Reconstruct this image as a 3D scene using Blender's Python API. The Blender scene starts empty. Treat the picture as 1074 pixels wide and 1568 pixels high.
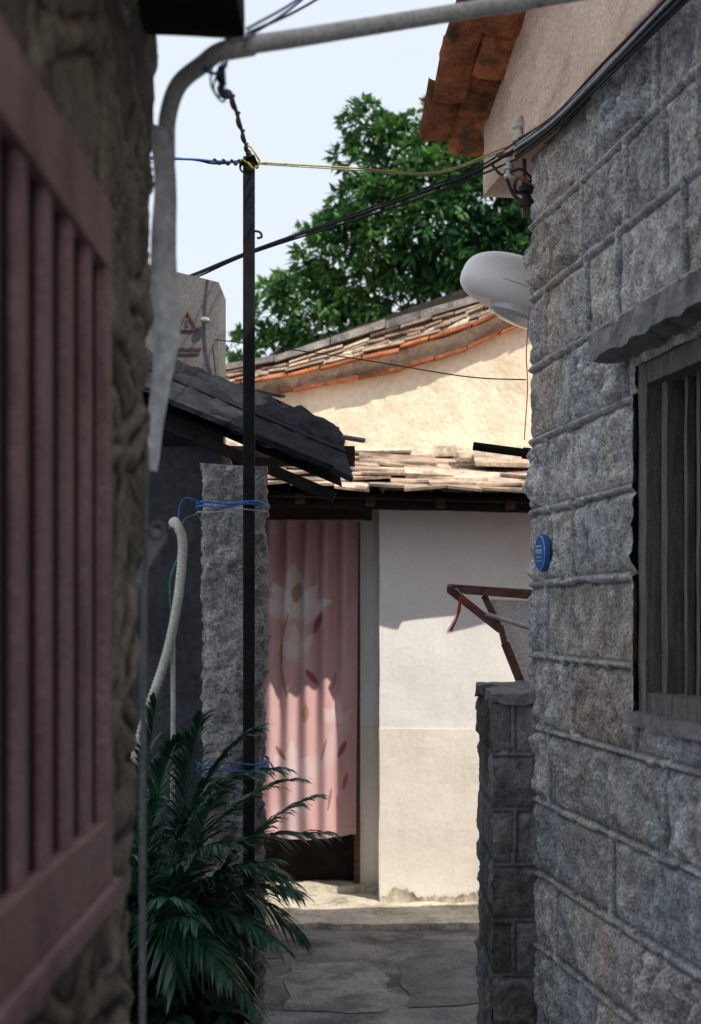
import bpy, bmesh, math, random
import numpy as np
from mathutils import Vector, noise, Matrix
random.seed(7); rng=np.random.default_rng(11)
scene=bpy.context.scene
col=scene.collection

# ------------------------------------------------------------------ helpers
def link(o,parent=None):
    col.objects.link(o)
    if parent: o.parent=parent
    return o
def empty(name):
    e=bpy.data.objects.new(name,None); e.empty_display_size=.1
    return link(e)
def N(nt,t,**k):
    n=nt.nodes.new(t)
    for a,b in k.items(): setattr(n,a,b)
    return n
def c4(c): return (c[0],c[1],c[2],1)
def mat(name,c1,c2,scale=6,rough=.85,bump=.3,bscale=60,stain=None,attr=False,metal=0,
        island=0,bdist=.01,stretch=(1,1,1),trans=0,spec=.3,grain=.25):
    m=bpy.data.materials.new(name); m.use_nodes=True; nt=m.node_tree; nt.nodes.clear()
    out=N(nt,'ShaderNodeOutputMaterial'); b=N(nt,'ShaderNodeBsdfPrincipled')
    L=nt.links.new
    tc=N(nt,'ShaderNodeTexCoord'); mp=N(nt,'ShaderNodeMapping'); mp.inputs['Scale'].default_value=stretch
    L(tc.outputs['Object'],mp.inputs['Vector'])
    n1=N(nt,'ShaderNodeTexNoise'); n1.inputs['Scale'].default_value=scale; n1.inputs['Detail'].default_value=4; n1.inputs['Roughness'].default_value=.65
    L(mp.outputs[0],n1.inputs['Vector'])
    r=N(nt,'ShaderNodeValToRGB'); r.color_ramp.elements[0].position=.34; r.color_ramp.elements[1].position=.66
    r.color_ramp.elements[0].color=c4(c1); r.color_ramp.elements[1].color=c4(c2)
    L(n1.outputs['Fac'],r.inputs[0]); cur=r.outputs[0]
    if stain:
        c3,ss,lo,hi=stain[:4]
        n2=N(nt,'ShaderNodeTexNoise'); n2.inputs['Scale'].default_value=ss; n2.inputs['Detail'].default_value=5; n2.inputs['Roughness'].default_value=.7
        mp2=N(nt,'ShaderNodeMapping'); mp2.inputs['Scale'].default_value=stain[4] if len(stain)>4 else (1,1,.5); mp2.inputs['Location'].default_value=(3.1,7.7,1.3)
        L(tc.outputs['Object'],mp2.inputs['Vector']); L(mp2.outputs[0],n2.inputs['Vector'])
        r2=N(nt,'ShaderNodeValToRGB'); r2.color_ramp.elements[0].position=lo; r2.color_ramp.elements[1].position=hi
        L(n2.outputs['Fac'],r2.inputs[0])
        mx=N(nt,'ShaderNodeMixRGB'); L(r2.outputs[0],mx.inputs[0]); L(cur,mx.inputs[1]); mx.inputs[2].default_value=c4(c3); cur=mx.outputs[0]
    if grain:
        n3=N(nt,'ShaderNodeTexNoise'); n3.inputs['Scale'].default_value=bscale*2; n3.inputs['Detail'].default_value=2
        L(tc.outputs['Object'],n3.inputs['Vector'])
        mr=N(nt,'ShaderNodeMapRange'); mr.inputs['From Min'].default_value=.3; mr.inputs['From Max'].default_value=.7
        mr.inputs['To Min'].default_value=1-grain; mr.inputs['To Max'].default_value=1+grain
        L(n3.outputs['Fac'],mr.inputs[0])
        vm=N(nt,'ShaderNodeMixRGB',blend_type='MULTIPLY'); vm.inputs[0].default_value=1
        L(cur,vm.inputs[1]); L(mr.outputs[0],vm.inputs[2]); cur=vm.outputs[0]
    if attr:
        a=N(nt,'ShaderNodeVertexColor'); a.layer_name='Col'
        vm=N(nt,'ShaderNodeMixRGB',blend_type='MULTIPLY'); vm.inputs[0].default_value=1
        L(cur,vm.inputs[1]); L(a.outputs[0],vm.inputs[2]); cur=vm.outputs[0]
    if island:
        g=N(nt,'ShaderNodeNewGeometry'); mr=N(nt,'ShaderNodeMapRange')
        mr.inputs['To Min'].default_value=1-island; mr.inputs['To Max'].default_value=1+island
        L(g.outputs['Random Per Island'],mr.inputs[0])
        vm=N(nt,'ShaderNodeMixRGB',blend_type='MULTIPLY'); vm.inputs[0].default_value=1
        L(cur,vm.inputs[1]); L(mr.outputs[0],vm.inputs[2]); cur=vm.outputs[0]
    L(cur,b.inputs['Base Color'])
    b.inputs['Roughness'].default_value=rough; b.inputs['Metallic'].default_value=metal
    b.inputs['Specular IOR Level'].default_value=spec
    if bump:
        n4=N(nt,'ShaderNodeTexNoise'); n4.inputs['Scale'].default_value=bscale; n4.inputs['Detail'].default_value=5; n4.inputs['Roughness'].default_value=.7
        L(tc.outputs['Object'],n4.inputs['Vector'])
        bp=N(nt,'ShaderNodeBump'); bp.inputs['Strength'].default_value=bump; bp.inputs['Distance'].default_value=bdist
        L(n4.outputs['Fac'],bp.inputs['Height']); L(bp.outputs[0],b.inputs['Normal'])
    if trans:
        t=N(nt,'ShaderNodeBsdfTranslucent'); L(cur,t.inputs[0]); ms=N(nt,'ShaderNodeMixShader'); ms.inputs[0].default_value=trans
        L(b.outputs[0],ms.inputs[1]); L(t.outputs[0],ms.inputs[2]); L(ms.outputs[0],out.inputs[0])
    else: L(b.outputs[0],out.inputs[0])
    return m

def mesh_obj(name,verts,faces,m,parent=None,smooth=False,colors=None):
    me=bpy.data.meshes.new(name); me.from_pydata([tuple(v) for v in verts],[],faces); me.update()
    if m: me.materials.append(m)
    if smooth:
        me.polygons.foreach_set('use_smooth',[True]*len(me.polygons))
    if colors is not None:
        a=me.color_attributes.new('Col','FLOAT_COLOR','POINT'); a.data.foreach_set('color',np.asarray(colors,dtype=np.float32).ravel())
    o=bpy.data.objects.new(name,me); link(o,parent); return o

def fbm(p,o=4): return noise.fractal(p,1.0,2.0,o)
ID=(Vector((0,0,0)),Vector((1,0,0)),Vector((0,1,0)))
def rbox(name,b,m,parent=None,cell=.05,amp=.004,nsc=9,frame=ID,maxn=160):
    """box with gently uneven faces; frame = origin, a-axis, b-axis"""
    a0,a1,b0,b1,c0,c1=b; O,U,V=frame
    def ax(l,h):
        n=max(1,min(maxn,int(round((h-l)/cell)))); return [l+(h-l)*i/n for i in range(n+1)]
    A,B,C=ax(a0,a1),ax(b0,b1),ax(c0,c1); verts=[];faces=[];idx={}
    def vid(a,b_,c):
        k=(round(a,5),round(b_,5),round(c,5))
        if k not in idx:
            p=O+U*a+V*b_+Vector((0,0,c))
            if amp: p=p+noise.noise_vector(p*nsc)*amp+noise.noise_vector(p*nsc*3.1)*amp*.4
            idx[k]=len(verts); verts.append(p)
        return idx[k]
    def grid(P,Q,f):
        for i in range(len(P)-1):
            for j in range(len(Q)-1):
                faces.append((vid(*f(P[i],Q[j])),vid(*f(P[i+1],Q[j])),vid(*f(P[i+1],Q[j+1])),vid(*f(P[i],Q[j+1]))))
    for v in (a0,a1): grid(B,C,lambda p,q:(v,p,q))
    for v in (b0,b1): grid(A,C,lambda p,q:(p,v,q))
    for v in (c0,c1): grid(A,B,lambda p,q:(p,q,v))
    o=mesh_obj(name,verts,faces,m,parent)
    bm=bmesh.new(); bm.from_mesh(o.data); bmesh.ops.recalc_face_normals(bm,faces=bm.faces); bm.to_mesh(o.data); bm.free()
    return o

def catmull(pts,n=8):
    P=[Vector(p) for p in pts]
    if len(P)<3: return P
    Q=[P[0]*2-P[1]]+P+[P[-1]*2-P[-2]]; out=[]
    for i in range(1,len(Q)-2):
        for k in range(n):
            t=k/n; a,b,c,d=Q[i-1],Q[i],Q[i+1],Q[i+2]
            out.append(.5*((2*b)+(c-a)*t+(2*a-5*b+4*c-d)*t*t+(3*b-a-3*c+d)*t**3))
    out.append(P[-1]); return out
def tube(name,pts,r,m,parent=None,smooth=True,res=4,n=8,radii=None):
    P=catmull(pts,n) if smooth else [Vector(p) for p in pts]
    cu=bpy.data.curves.new(name,'CURVE'); cu.dimensions='3D'; cu.bevel_depth=r; cu.bevel_resolution=res; cu.use_fill_caps=True
    s=cu.splines.new('POLY'); s.points.add(len(P)-1)
    for i,p in enumerate(P):
        s.points[i].co=(*p,1)
        if radii: s.points[i].radius=np.interp(i/(len(P)-1),np.linspace(0,1,len(radii)),radii)
    s.use_smooth=True
    cu.materials.append(m); o=bpy.data.objects.new(name,cu); return link(o,parent)
def ringpts(c,rx,ry,n=28,dz=0,ph=0,jit=0):
    return [(c[0]+rx*math.cos(ph+2*math.pi*i/n),c[1]+ry*math.sin(ph+2*math.pi*i/n),c[2]+dz*math.sin(4*math.pi*i/n)+random.uniform(-jit,jit)) for i in range(n+1)]

class MB:
    def __init__(s): s.v=[];s.f=[]
    def hexa(s,c):  # 8 corners bottom 4 then top 4
        n=len(s.v); s.v+= [tuple(x) for x in c]
        for f in ((0,3,2,1),(4,5,6,7),(0,1,5,4),(1,2,6,5),(2,3,7,6),(3,0,4,7)): s.f.append(tuple(n+i for i in f))
    def obj(s,name,m,parent=None,smooth=False):
        o=mesh_obj(name,s.v,s.f,m,parent,smooth)
        bm=bmesh.new(); bm.from_mesh(o.data); bmesh.ops.recalc_face_normals(bm,faces=bm.faces); bm.to_mesh(o.data); bm.free()
        return o
def bar(mb,p,q,w,h):
    p=Vector(p);q=Vector(q);d=(q-p).normalized(); up=Vector((0,0,1)) if abs(d.z)<.95 else Vector((0,1,0))
    x=d.cross(up).normalized()*w/2; y=x.cross(d).normalized()*h/2
    mb.hexa([p-x-y,p+x-y,q+x-y,q-x-y,p-x+y,p+x+y,q+x+y,q-x+y])

def block_sheet(name,O,u,n,ss,zz,ch,zb,joints,m,parent,hole=None,amp=.012,wob=.006,mort=.009,mh=.010,tint=.16,seed=1,mcol=(1.25,1.25,1.28),dark=.5):
    O=Vector(O);u=Vector(u);n=Vector(n); W=len(ss);H=len(zz)
    verts=[];cols=[];R={}
    def info(k,i):
        if (k,i) not in R:
            rr=random.Random(k*131+i*17+seed)
            t=1+rr.uniform(-tint,tint); R[(k,i)]=(t,rr.uniform(.45,1.1)+(.9 if rr.random()<.14 else 0),rr.uniform(-.05,.05),rr.uniform(-.05,.05),rr.uniform(-.003,.008),rr.uniform(-.06,.08))
        return R[(k,i)]
    for z in zz:
        for s in ss:
            q=Vector((s*6,z*6,seed*3.7))
            s2=s+noise.noise(q)*wob; z2=z+noise.noise(q+Vector((9,3,1)))*wob
            k=math.floor((z2-zb)/ch); fz=(z2-zb)-k*ch; dz=min(fz,ch-fz)
            J=joints(k); i=0; ds=9; s0=0
            for jj,x in enumerate(J):
                if s2>x: i=jj+1; s0=x
                ds=min(ds,abs(s2-x))
            d=min(dz,ds); t,a,tx,tz,off,wm=info(k,i)
            mw=mort*(1+.45*noise.noise(Vector((s*14,z*14,5))))
            if d<mw:
                h=mh*(1-.35*(d/mw)**2)+.003*noise.noise(Vector((s*50,z*50,2))); c=np.array(mcol)*(1+.14*noise.noise(Vector((s*20,z*20,8))))
            else:
                e=min(1,(d-mw)/.026)
                f=fbm(Vector((s*13,z*13,seed+i*2.3+k)),5); f2=fbm(Vector((s*60,z*60,seed)),3); f3=1-abs(fbm(Vector((s*26,z*26,seed+k)),3))*2
                h=-.006+e*(off+amp*a*(f*.9+.35+.25*f3)+.0038*f2+tx*(fz-ch/2)*.5+tz*min(.5,(s-s0))*.2)
                g=t*(1+.28*f+.22*f2); c=np.array((g*(1+wm),g,g*(1-wm)))
                if d<mw+.008: c=c*dark  # drop shadow along the raised mortar, painted into the vertex colour
            verts.append(O+u*s+n*h+Vector((0,0,z))); cols.append((c[0],c[1],c[2],1))
    faces=[]
    for j in range(H-1):
        for i in range(W-1):
            if hole:
                sc=(ss[i]+ss[i+1])/2; zc=(zz[j]+zz[j+1])/2
                if hole[0]<sc<hole[1] and hole[2]<zc<hole[3]: continue
            a=j*W+i; faces.append((a,a+1,a+W+1,a+W))
    return mesh_obj(name,verts,faces,m,parent,True,cols)
def ar(*seg):
    out=[]
    for a,b,st in seg:
        n=max(1,int(round((b-a)/st))); out+= [a+(b-a)*i/n for i in range(n)]
    out.append(seg[-1][1]); return out

# ------------------------------------------------------------------ materials
M={}
M['granite']=mat('granite_block',(.21,.215,.23),(.50,.50,.51),scale=14,bump=1.0,bscale=60,bdist=.012,attr=True,grain=.55,stain=((.46,.37,.31),1.8,.47,.72))
M['lowblock']=mat('cement_block',(.12,.12,.125),(.24,.24,.24),scale=6,bump=.8,bscale=60,attr=True,grain=.3,stain=((.04,.045,.04),2.5,.45,.65))
M['stucco']=mat('pink_stucco',(.64,.45,.36),(.76,.58,.48),scale=3,bump=.4,bscale=50,stain=((.44,.29,.21),2.2,.5,.72,(1,1,2.5)))
M['terra']=mat('terracotta',(.30,.10,.045),(.58,.22,.10),scale=12,bump=.5,bscale=50,island=.45,stain=((.10,.055,.035),4,.50,.64))
M['slab']=mat('grey_slab',(.13,.13,.14),(.25,.25,.26),scale=12,bump=.6,bscale=50)
M['wood']=mat('weathered_wood',(.09,.08,.078),(.20,.185,.18),scale=10,stretch=(8,8,.6),bump=.5,bscale=70)
M['glass']=mat('dusty_glass',(.05,.055,.065),(.10,.105,.12),scale=6,rough=.35,bump=0,spec=.5,stretch=(5,5,.4))
M['white']=mat('upper_wall_paint',(.82,.81,.83),(.90,.89,.91),scale=2,bump=.25,bscale=30,bdist=.008,grain=.04,stain=((.74,.72,.71),1.6,.55,.8,(1,1,.4)))
M['cream']=mat('lower_wall_paint',(.80,.76,.70),(.88,.84,.79),scale=2,bump=.3,bscale=30,bdist=.008,grain=.05,stain=((.68,.63,.55),1.6,.55,.8,(1,1,.4)))
M['grime']=mat('base_grime',(.16,.14,.10),(.54,.49,.41),scale=9,bump=.6,bscale=40)
M['creamwall']=mat('yellow_plaster',(.76,.65,.50),(.88,.79,.64),scale=2.5,bump=.6,bscale=14,bdist=.02,grain=.08,stain=((.60,.47,.34),2.4,.52,.75,(1,1,.8)))
M['mortar']=mat('lumpy_mortar',(.54,.45,.35),(.72,.62,.50),scale=9,bump=.9,bscale=25,bdist=.02,grain=.2,stain=((.22,.17,.14),4,.52,.68))
M['slate']=mat('brown_slates',(.34,.245,.185),(.60,.48,.38),scale=8,bump=.6,bscale=40,island=.4,stain=((.14,.095,.075),4,.48,.66))  # grey-brown slate colour, varied from tile to tile
M['ridge']=mat('ridge_tiles',(.12,.115,.12),(.29,.265,.25),scale=10,bump=.6,bscale=40,island=.3)
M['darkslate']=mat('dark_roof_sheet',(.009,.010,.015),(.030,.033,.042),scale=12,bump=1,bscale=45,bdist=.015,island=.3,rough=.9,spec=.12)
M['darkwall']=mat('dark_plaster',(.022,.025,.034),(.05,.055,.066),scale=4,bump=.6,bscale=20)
M['beam']=mat('dark_beam',(.06,.036,.024),(.14,.085,.052),scale=8,stretch=(.6,6,6),bump=.5,bscale=40)
M['darkbeam']=mat('near_black_beam',(.012,.010,.010),(.03,.024,.022),scale=8,bump=.5,bscale=40,spec=.1)  # near-black timber for eave board, roof boarding and purlins
M['pillar']=mat('rough_stone_pillar',(.19,.188,.192),(.44,.432,.435),scale=12,bump=1.0,bscale=55,bdist=.015,grain=.5,stain=((.11,.10,.095),5,.5,.7))
M['black']=mat('black_steel',(.006,.006,.008),(.014,.013,.015),scale=12,rough=.75,bump=.2,spec=.12)
M['cable']=mat('black_cable',(.010,.010,.012),(.02,.02,.023),scale=30,rough=.7,bump=0,spec=.2)
M['bluewire']=mat('blue_wire',(.02,.09,.33),(.05,.16,.45),scale=30,rough=.5,bump=0)
M['yellowwire']=mat('yellow_wire',(.45,.36,.04),(.30,.28,.06),scale=30,rough=.5,bump=0)
M['greywire']=mat('grey_cable',(.22,.23,.25),(.36,.36,.38),scale=30,rough=.6,bump=0)
M['redwire']=mat('red_wire',(.40,.02,.02),(.5,.04,.03),scale=30,rough=.5,bump=0)
M['pvc']=mat('scuffed_grey_pipe',(.56,.58,.59),(.74,.76,.77),scale=14,rough=.5,bump=.25,stain=((.12,.12,.12),18,.60,.68,(1,1,1)))
M['dullpipe']=mat('dull_drain_pipe',(.20,.23,.26),(.30,.33,.36),scale=10,rough=.6,bump=.2)
M['whitepvc']=mat('white_conduit',(.46,.45,.42),(.60,.58,.54),scale=14,rough=.6,bump=.3)
M['rubble']=mat('rubble_stone',(.20,.185,.16),(.40,.37,.325),scale=7,bump=.8,bscale=40,attr=True,grain=.3)
M['mauve']=mat('mauve_paint',(.37,.225,.235),(.49,.315,.325),scale=7,rough=.6,bump=.2,stain=((.22,.13,.13),5,.50,.70))
M['slot']=mat('dark_slot_board',(.03,.012,.010),(.05,.02,.017),scale=7,bump=.2)  # dark red-brown back panel behind the shutter slats
M['plastic']=mat('torn_white_sheet',(.58,.62,.64),(.76,.79,.80),scale=6,rough=.45,bump=.3,bscale=20,trans=.3)
M['cab']=mat('cabinet_paint',(.125,.117,.125),(.165,.155,.165),scale=5,rough=.8,bump=.15,spec=.15)
M['cabsign']=mat('faded_red',(.10,.045,.045),(.13,.06,.055),scale=20,bump=0)
M['lampwhite']=mat('lamp_enamel',(.78,.78,.79),(.87,.86,.86),scale=5,rough=.4,bump=.05,grain=.04,spec=.4)
M['lampglass']=mat('lamp_lens',(.42,.43,.45),(.52,.53,.55),scale=5,rough=.2,bump=0,spec=.6)
M['rust']=mat('rusty_steel',(.08,.04,.035),(.17,.09,.075),scale=18,rough=.8,bump=.5)
M['galv']=mat('galvanised',(.36,.38,.42),(.50,.51,.54),scale=18,rough=.5,bump=.2,metal=.4)
M['panelw']=mat('white_panel',(.72,.75,.80),(.82,.84,.87),scale=5,rough=.5,bump=.1)
M['plaque']=mat('blue_enamel',(.02,.10,.36),(.03,.14,.42),scale=15,rough=.35,bump=0,grain=.05)
M['plaquew']=mat('white_print',(.50,.58,.70),(.6,.66,.76),scale=15,rough=.4,bump=0)
M['concrete']=mat('worn_concrete',(.18,.18,.185),(.33,.325,.315),scale=3.5,bump=.7,bscale=35,bdist=.012,grain=.3,stain=((.09,.09,.095),2.2,.47,.62,(1,1,1)))
M['patchL']=mat('concrete_patch_light',(.26,.258,.255),(.40,.39,.38),scale=6,bump=.6,bscale=40,grain=.3,stain=((.15,.15,.155),4,.48,.64,(1,1,1)))
M['patchD']=mat('concrete_patch_dark',(.115,.115,.12),(.20,.20,.205),scale=5,bump=.6,bscale=40,grain=.3,stain=((.22,.22,.22),4,.5,.7,(1,1,1)))
M['apron']=mat('apron_concrete',(.48,.44,.37),(.68,.63,.54),scale=6,bump=.8,bscale=30,bdist=.012,stain=((.30,.27,.22),5,.52,.68,(1,1,1)))
M['bark']=mat('bark',(.05,.035,.025),(.12,.09,.07),scale=10,stretch=(4,4,.8),bump=.8,bscale=20,bdist=.03)
M['leaf']=mat('tree_leaf',(.022,.10,.038),(.10,.22,.045),scale=1.3,rough=.5,bump=0,island=.6,trans=.3,grain=0,spec=.5)
M['palm']=mat('palm_leaf',(.013,.05,.034),(.034,.11,.058),scale=3,rough=.35,bump=0,island=.5,trans=.15,grain=0,spec=.5)
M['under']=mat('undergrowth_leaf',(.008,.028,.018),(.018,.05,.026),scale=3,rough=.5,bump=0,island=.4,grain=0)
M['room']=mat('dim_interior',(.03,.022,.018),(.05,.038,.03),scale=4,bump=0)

# ------------------------------------------------------------------ ground
mesh_obj('ground',[(-80,-40,0),(80,-40,0),(80,120,0),(-80,120,0)],[(0,1,2,3)],M['concrete'])
def patch(name,poly,z,m):
    # fan of triangles from the centre keeps the uneven outline clean
    P=[Vector((x,y,z)) for x,y in poly]; c=sum(P,Vector())/len(P); pts=[c]
    for i in range(len(P)):
        a,b=P[i],P[(i+1)%len(P)]
        for k in range(14):
            q=a.lerp(b,k/14); q=q+noise.noise_vector(q*6)*.05+noise.noise_vector(q*22)*.012; q.z=z; pts.append(q)
    n=len(pts)-1
    return mesh_obj(name,pts,[(0,1+i,1+(i+1)%n) for i in range(n)],m)
patch('concrete_patch',[(-.25,5.9),(.12,5.85),(.18,6.4),(.05,6.75),(-.28,6.65)],.004,M['patchL'])
patch('concrete_patch',[(.24,5.95),(.58,6.0),(.66,6.85),(.40,7.0),(.22,6.7)],.004,M['patchD'])
patch('concrete_patch',[(-.7,6.75),(-.32,6.8),(-.28,7.1),(-.6,7.2)],.004,M['patchD'])
ap=rbox('concrete_apron',(-1.6,2.4,7.40,8.32,-.1,.03),M['apron'],cell=.04,amp=.006,nsc=6)
for v in ap.data.vertices:
    if v.co.y<7.5: v.co.y+=.06*noise.noise(Vector((v.co.x*2.2,1,1)))+.05*noise.noise(Vector((v.co.x*9,2,1)))+.03*(v.co.x+.3)

# ------------------------------------------------------------------ right: granite block house
bh=empty('block_house')
O=Vector((.62,5.0,0)); u=Vector((.1483,-.9889,0)); n=Vector((-.9889,-.1483,0)); FR=(O,u,n)
J={0:[.2,.8],1:[.7,1.25],2:[.30,1.10],3:[.85,1.6],4:[.22,1.27],5:[.485,1.046],6:[.19,1.046],7:[.485,1.3],8:[.19,1.046],9:[.5,.97],10:[.19,.62,.9,1.4],
   11:[.576,.97,1.26,1.5],12:[.19,.77,1.2,1.6],13:[.5,1.0]}
def jr(k):
    k=max(0,min(13,k)); b=list(J[k]); x=b[-1]
    while x<9: x+=.52; b.append(x)
    return b
WIN=(1.05,2.15,1.33,2.27)
ss=ar((0,1.05,.0078),(1.05,1.95,.0078),(1.95,2.15,.05),(2.15,11,.08))
zz=ar((-.02,.3,.04),(.3,1.33,.0078),(1.33,2.27,.0078),(2.27,3.16,.0078))
block_sheet('granite_wall',O,u,n,ss,zz,.243,.001,jr,M['granite'],bh,hole=WIN,amp=.023,mort=.0092,mh=.013,tint=.22,seed=4,mcol=(1.1,1.1,1.12),dark=.38)
rbox('corner_return',(.0,.25,-.6,-.004,-.02,3.16),M['granite'],bh,cell=.05,amp=.004,frame=FR).data.color_attributes.new('Col','FLOAT_COLOR','POINT').data.foreach_set('color',[1.0]*4*len(bpy.data.meshes['corner_return'].vertices))
SL=.33
def rakez(s):
    y=5-s*.989; return 3.43+SL*(5.54-y) if y>0 else 3.43+SL*5.54-SL*(0-y)
def prism(name,poly,d0,d1,m):
    v=[];k=len(poly)
    for d in (d0,d1):
        for s,z in poly: v.append(O+u*s+n*d+Vector((0,0,z)))
    f=[tuple(range(k)),tuple(range(2*k-1,k-1,-1))]+[(i,(i+1)%k,k+(i+1)%k,k+i) for i in range(k)]
    o=mesh_obj(name,v,f,m,bh); bm=bmesh.new(); bm.from_mesh(o.data); bmesh.ops.recalc_face_normals(bm,faces=bm.faces); bm.to_mesh(o.data); bm.free(); return o
prism('house_core',[(.02,0),(11,0),(11,rakez(11)-.05),(5.06,rakez(5.06)-.05),(.02,rakez(.02)-.05)],-5.5,-.3,M['stucco'])
st_s=ar((-.56,2.6,.03),(2.6,11,.3)); vs=[];fs=[];rows=40
for j in range(rows+1):
    for s in st_s:
        zb=3.15+(.035 if s<0 else 0)+.012*noise.noise(Vector((s*5,0,3))); zt=rakez(s)+.02
        z=zb+(zt-zb)*j/rows; p=Vector((s*5,z*5,2))
        vs.append(O+u*s+n*(.032+.006*noise.noise(p)+.003*noise.noise(p*4))+Vector((0,0,z)))
W=len(st_s)
for j in range(rows):
    for i in range(W-1): a=j*W+i; fs.append((a,a+1,a+W+1,a+W))
k0=len(vs)
for s in st_s:
    zb=3.15+(.035 if s<0 else 0)+.012*noise.noise(Vector((s*5,0,3))); vs.append(O+u*s-n*.25+Vector((0,0,zb)))
for i in range(W-1): fs.append((k0+i,k0+i+1,i+1,i))
k1=len(vs)
for j in range(rows+1): vs.append(Vector(vs[j*W])-n*.3)
for j in range(rows): fs.append((j*W,(j+1)*W,k1+j+1,k1+j))
mesh_obj('stucco_gable',vs,fs,M['stucco'],bh,True)
mb=MB()
for (sa,sb) in ((-.66,5.06),(5.06,11)):
    za,zb=rakez(sa)+.06,rakez(sb)+.06
    c=[]
    for dz in (0,.03):
        for s,z,d in ((sa,za,.235),(sb,zb,.235),(sb,zb,-5.6),(sa,za,-5.6)): c.append(O+u*s+n*d+Vector((0,0,z+dz)))
    mb.hexa(c)
mb.obj('roof_deck',M['beam'],bh)
vs=[];fs=[]
def arc_tile(s0,s1,dc,w,zo,th=.014,up=1,tilt=.02,K=8,dp=.33):
    base=len(vs); rr=random.uniform(-.008,.008); yaw=random.uniform(-.010,.010)
    for (s,lift,yy) in ((s0,tilt,yaw),(s1,0,-yaw)):
        for t in (0,th):
            for k in range(K+1):
                a=math.pi*k/K; d=dc+rr+yy+math.cos(a)*(w/2+ (t if up>0 else 0)); z=rakez(s)+zo+lift+up*math.sin(a)*(w*dp)+t
                vs.append(O+u*s+n*d+Vector((0,0,z)))
    K1=K+1
    for k in range(K):
        a=base+k
        fs.append((a,a+1,a+2*K1+1,a+2*K1)); fs.append((a+K1,a+K1+1,a+3*K1+1,a+3*K1))
        fs.append((a,a+1,a+K1+1,a+K1)); fs.append((a+2*K1,a+2*K1+1,a+3*K1+1,a+3*K1))
s=-.70
while s<3.2:
    L_=.215
    arc_tile(s,s+L_+.05,.075,.150,.045,up=-1,tilt=-.030,dp=.12)
    arc_tile(s+.09,s+.09+L_+.05,.215,.125,.035,up=-1,tilt=-.030,dp=.12)
    arc_tile(s+.02,s+L_+.06,.15,.12,.05,up=1,tilt=-.02)
    for q in range(8): arc_tile(s,s+L_+.04,-.05-.16*q,.13,.10,up=1,tilt=-.02)
    s+=L_
mesh_obj('verge_tiles',vs,fs,M['terra'],bh,True)
rbox('window_lintel',(.95,2.45,-.1,.105,2.295,2.365),M['slab'],bh,cell=.025,amp=.012,nsc=14,frame=FR)
rbox('window_sill',(1.03,2.2,-.12,.03,1.30,1.335),M['slab'],bh,cell=.04,amp=.005,frame=FR)
fr=[(1.05,1.11,-.09,-.005,1.335,2.295),(1.11,2.15,-.09,-.008,2.215,2.295),(1.11,2.15,-.09,-.008,1.335,1.39),(1.60,1.66,-.08,-.012,1.39,2.215),(2.09,2.15,-.09,-.008,1.39,2.215)]
for i,b in enumerate(fr): rbox('window_frame_%d'%i,b,M['wood'],bh,cell=.04,amp=.0035,frame=FR)
rbox('window_sash',(1.13,1.17,-.085,-.04,1.39,2.215),M['wood'],bh,cell=.05,amp=.003,frame=FR)
x=1.22;i=0
while x<2.08:
    if not 1.57<x<1.68: rbox('window_bar_%d'%i,(x,x+.020,-.088,-.068,1.39,2.215),M['wood'],bh,cell=.06,amp=.003,frame=FR)
    x+=.085;i+=1
rbox('window_glass',(1.10,2.1,-.10,-.095,1.38,2.22),M['glass'],bh,cell=1,amp=0,frame=FR)
pq=empty('house_number_plaque')
def disc(name,cs,cz,d,r,th,m,par,K=40):
    v=[];f=[]
    for dd in (0,th):
        for k in range(K):
            a=2*math.pi*k/K; v.append(O+u*(cs+r*math.cos(a))+n*(d+dd)+Vector((0,0,cz+r*math.sin(a))))
    f=[tuple(range(K)),tuple(range(K,2*K))]+[(k,(k+1)%K,K+(k+1)%K,K+k) for k in range(K)]
    o=mesh_obj(name,v,f,m,par); bm=bmesh.new(); bm.from_mesh(o.data); bmesh.ops.recalc_face_normals(bm,faces=bm.faces); bm.to_mesh(o.data); bm.free()
disc('rim',.20,1.80,.012,.062,.016,M['plaque'],pq); disc('ring',.20,1.80,.0283,.0570,.0015,M['plaquew'],pq); disc('face',.20,1.80,.0300,.0545,.0015,M['plaque'],pq)
mb=MB()
def wb(s,z,w,h):
    c=[]
    for d in (.0318,.0330):
        for a,b in ((s,z),(s+w,z),(s+w,z+h),(s,z+h)): c.append(O+u*a+n*d+Vector((0,0,b)))
    mb.hexa(c)
for gx in (-.036,-.012,.012):
    wb(.20+gx,1.808,.018,.004); wb(.20+gx,1.820,.018,.004); wb(.20+gx,1.797,.004,.010); wb(.20+gx+.014,1.797,.004,.010)
for gx in (-.022,-.004,.014): wb(.20+gx,1.772,.012,.003); wb(.20+gx,1.782,.003,.008)
mb.obj('lettering',M['plaquew'],pq)

lw=empty('low_block_wall')
def jl(k): return [-.2+.39*i+(.19 if k%2 else 0) for i in range(8)]
zzl=ar((-.02,1.32,.0085))
block_sheet('side_face',(.49,5.62,0),(0,-1,0),(-1,0,0),ar((0,.67,.010)),zzl,.188,.0,jl,M['lowblock'],lw,amp=.012,seed=9,mh=-.004,mort=.006,mcol=(.6,.6,.6))
block_sheet('front_face',(.482,4.95,0),(1,0,0),(0,-1,0),ar((0,.30,.0065)),zzl,.188,.0,lambda k:[.07+(.09 if k%2 else 0),.9],M['lowblock'],lw,amp=.012,seed=12,mh=.001,mort=.006,tint=.25,mcol=(1.1,1.1,1.15),dark=.45)
def plaincol(o):
    a=o.data.color_attributes.new('Col','FLOAT_COLOR','POINT'); a.data.foreach_set('color',[1.0]*4*len(o.data.vertices))
plaincol(rbox('core',(.50,1.0,5.06,5.61,0,1.30),M['lowblock'],lw,cell=.1,amp=.003))
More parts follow.
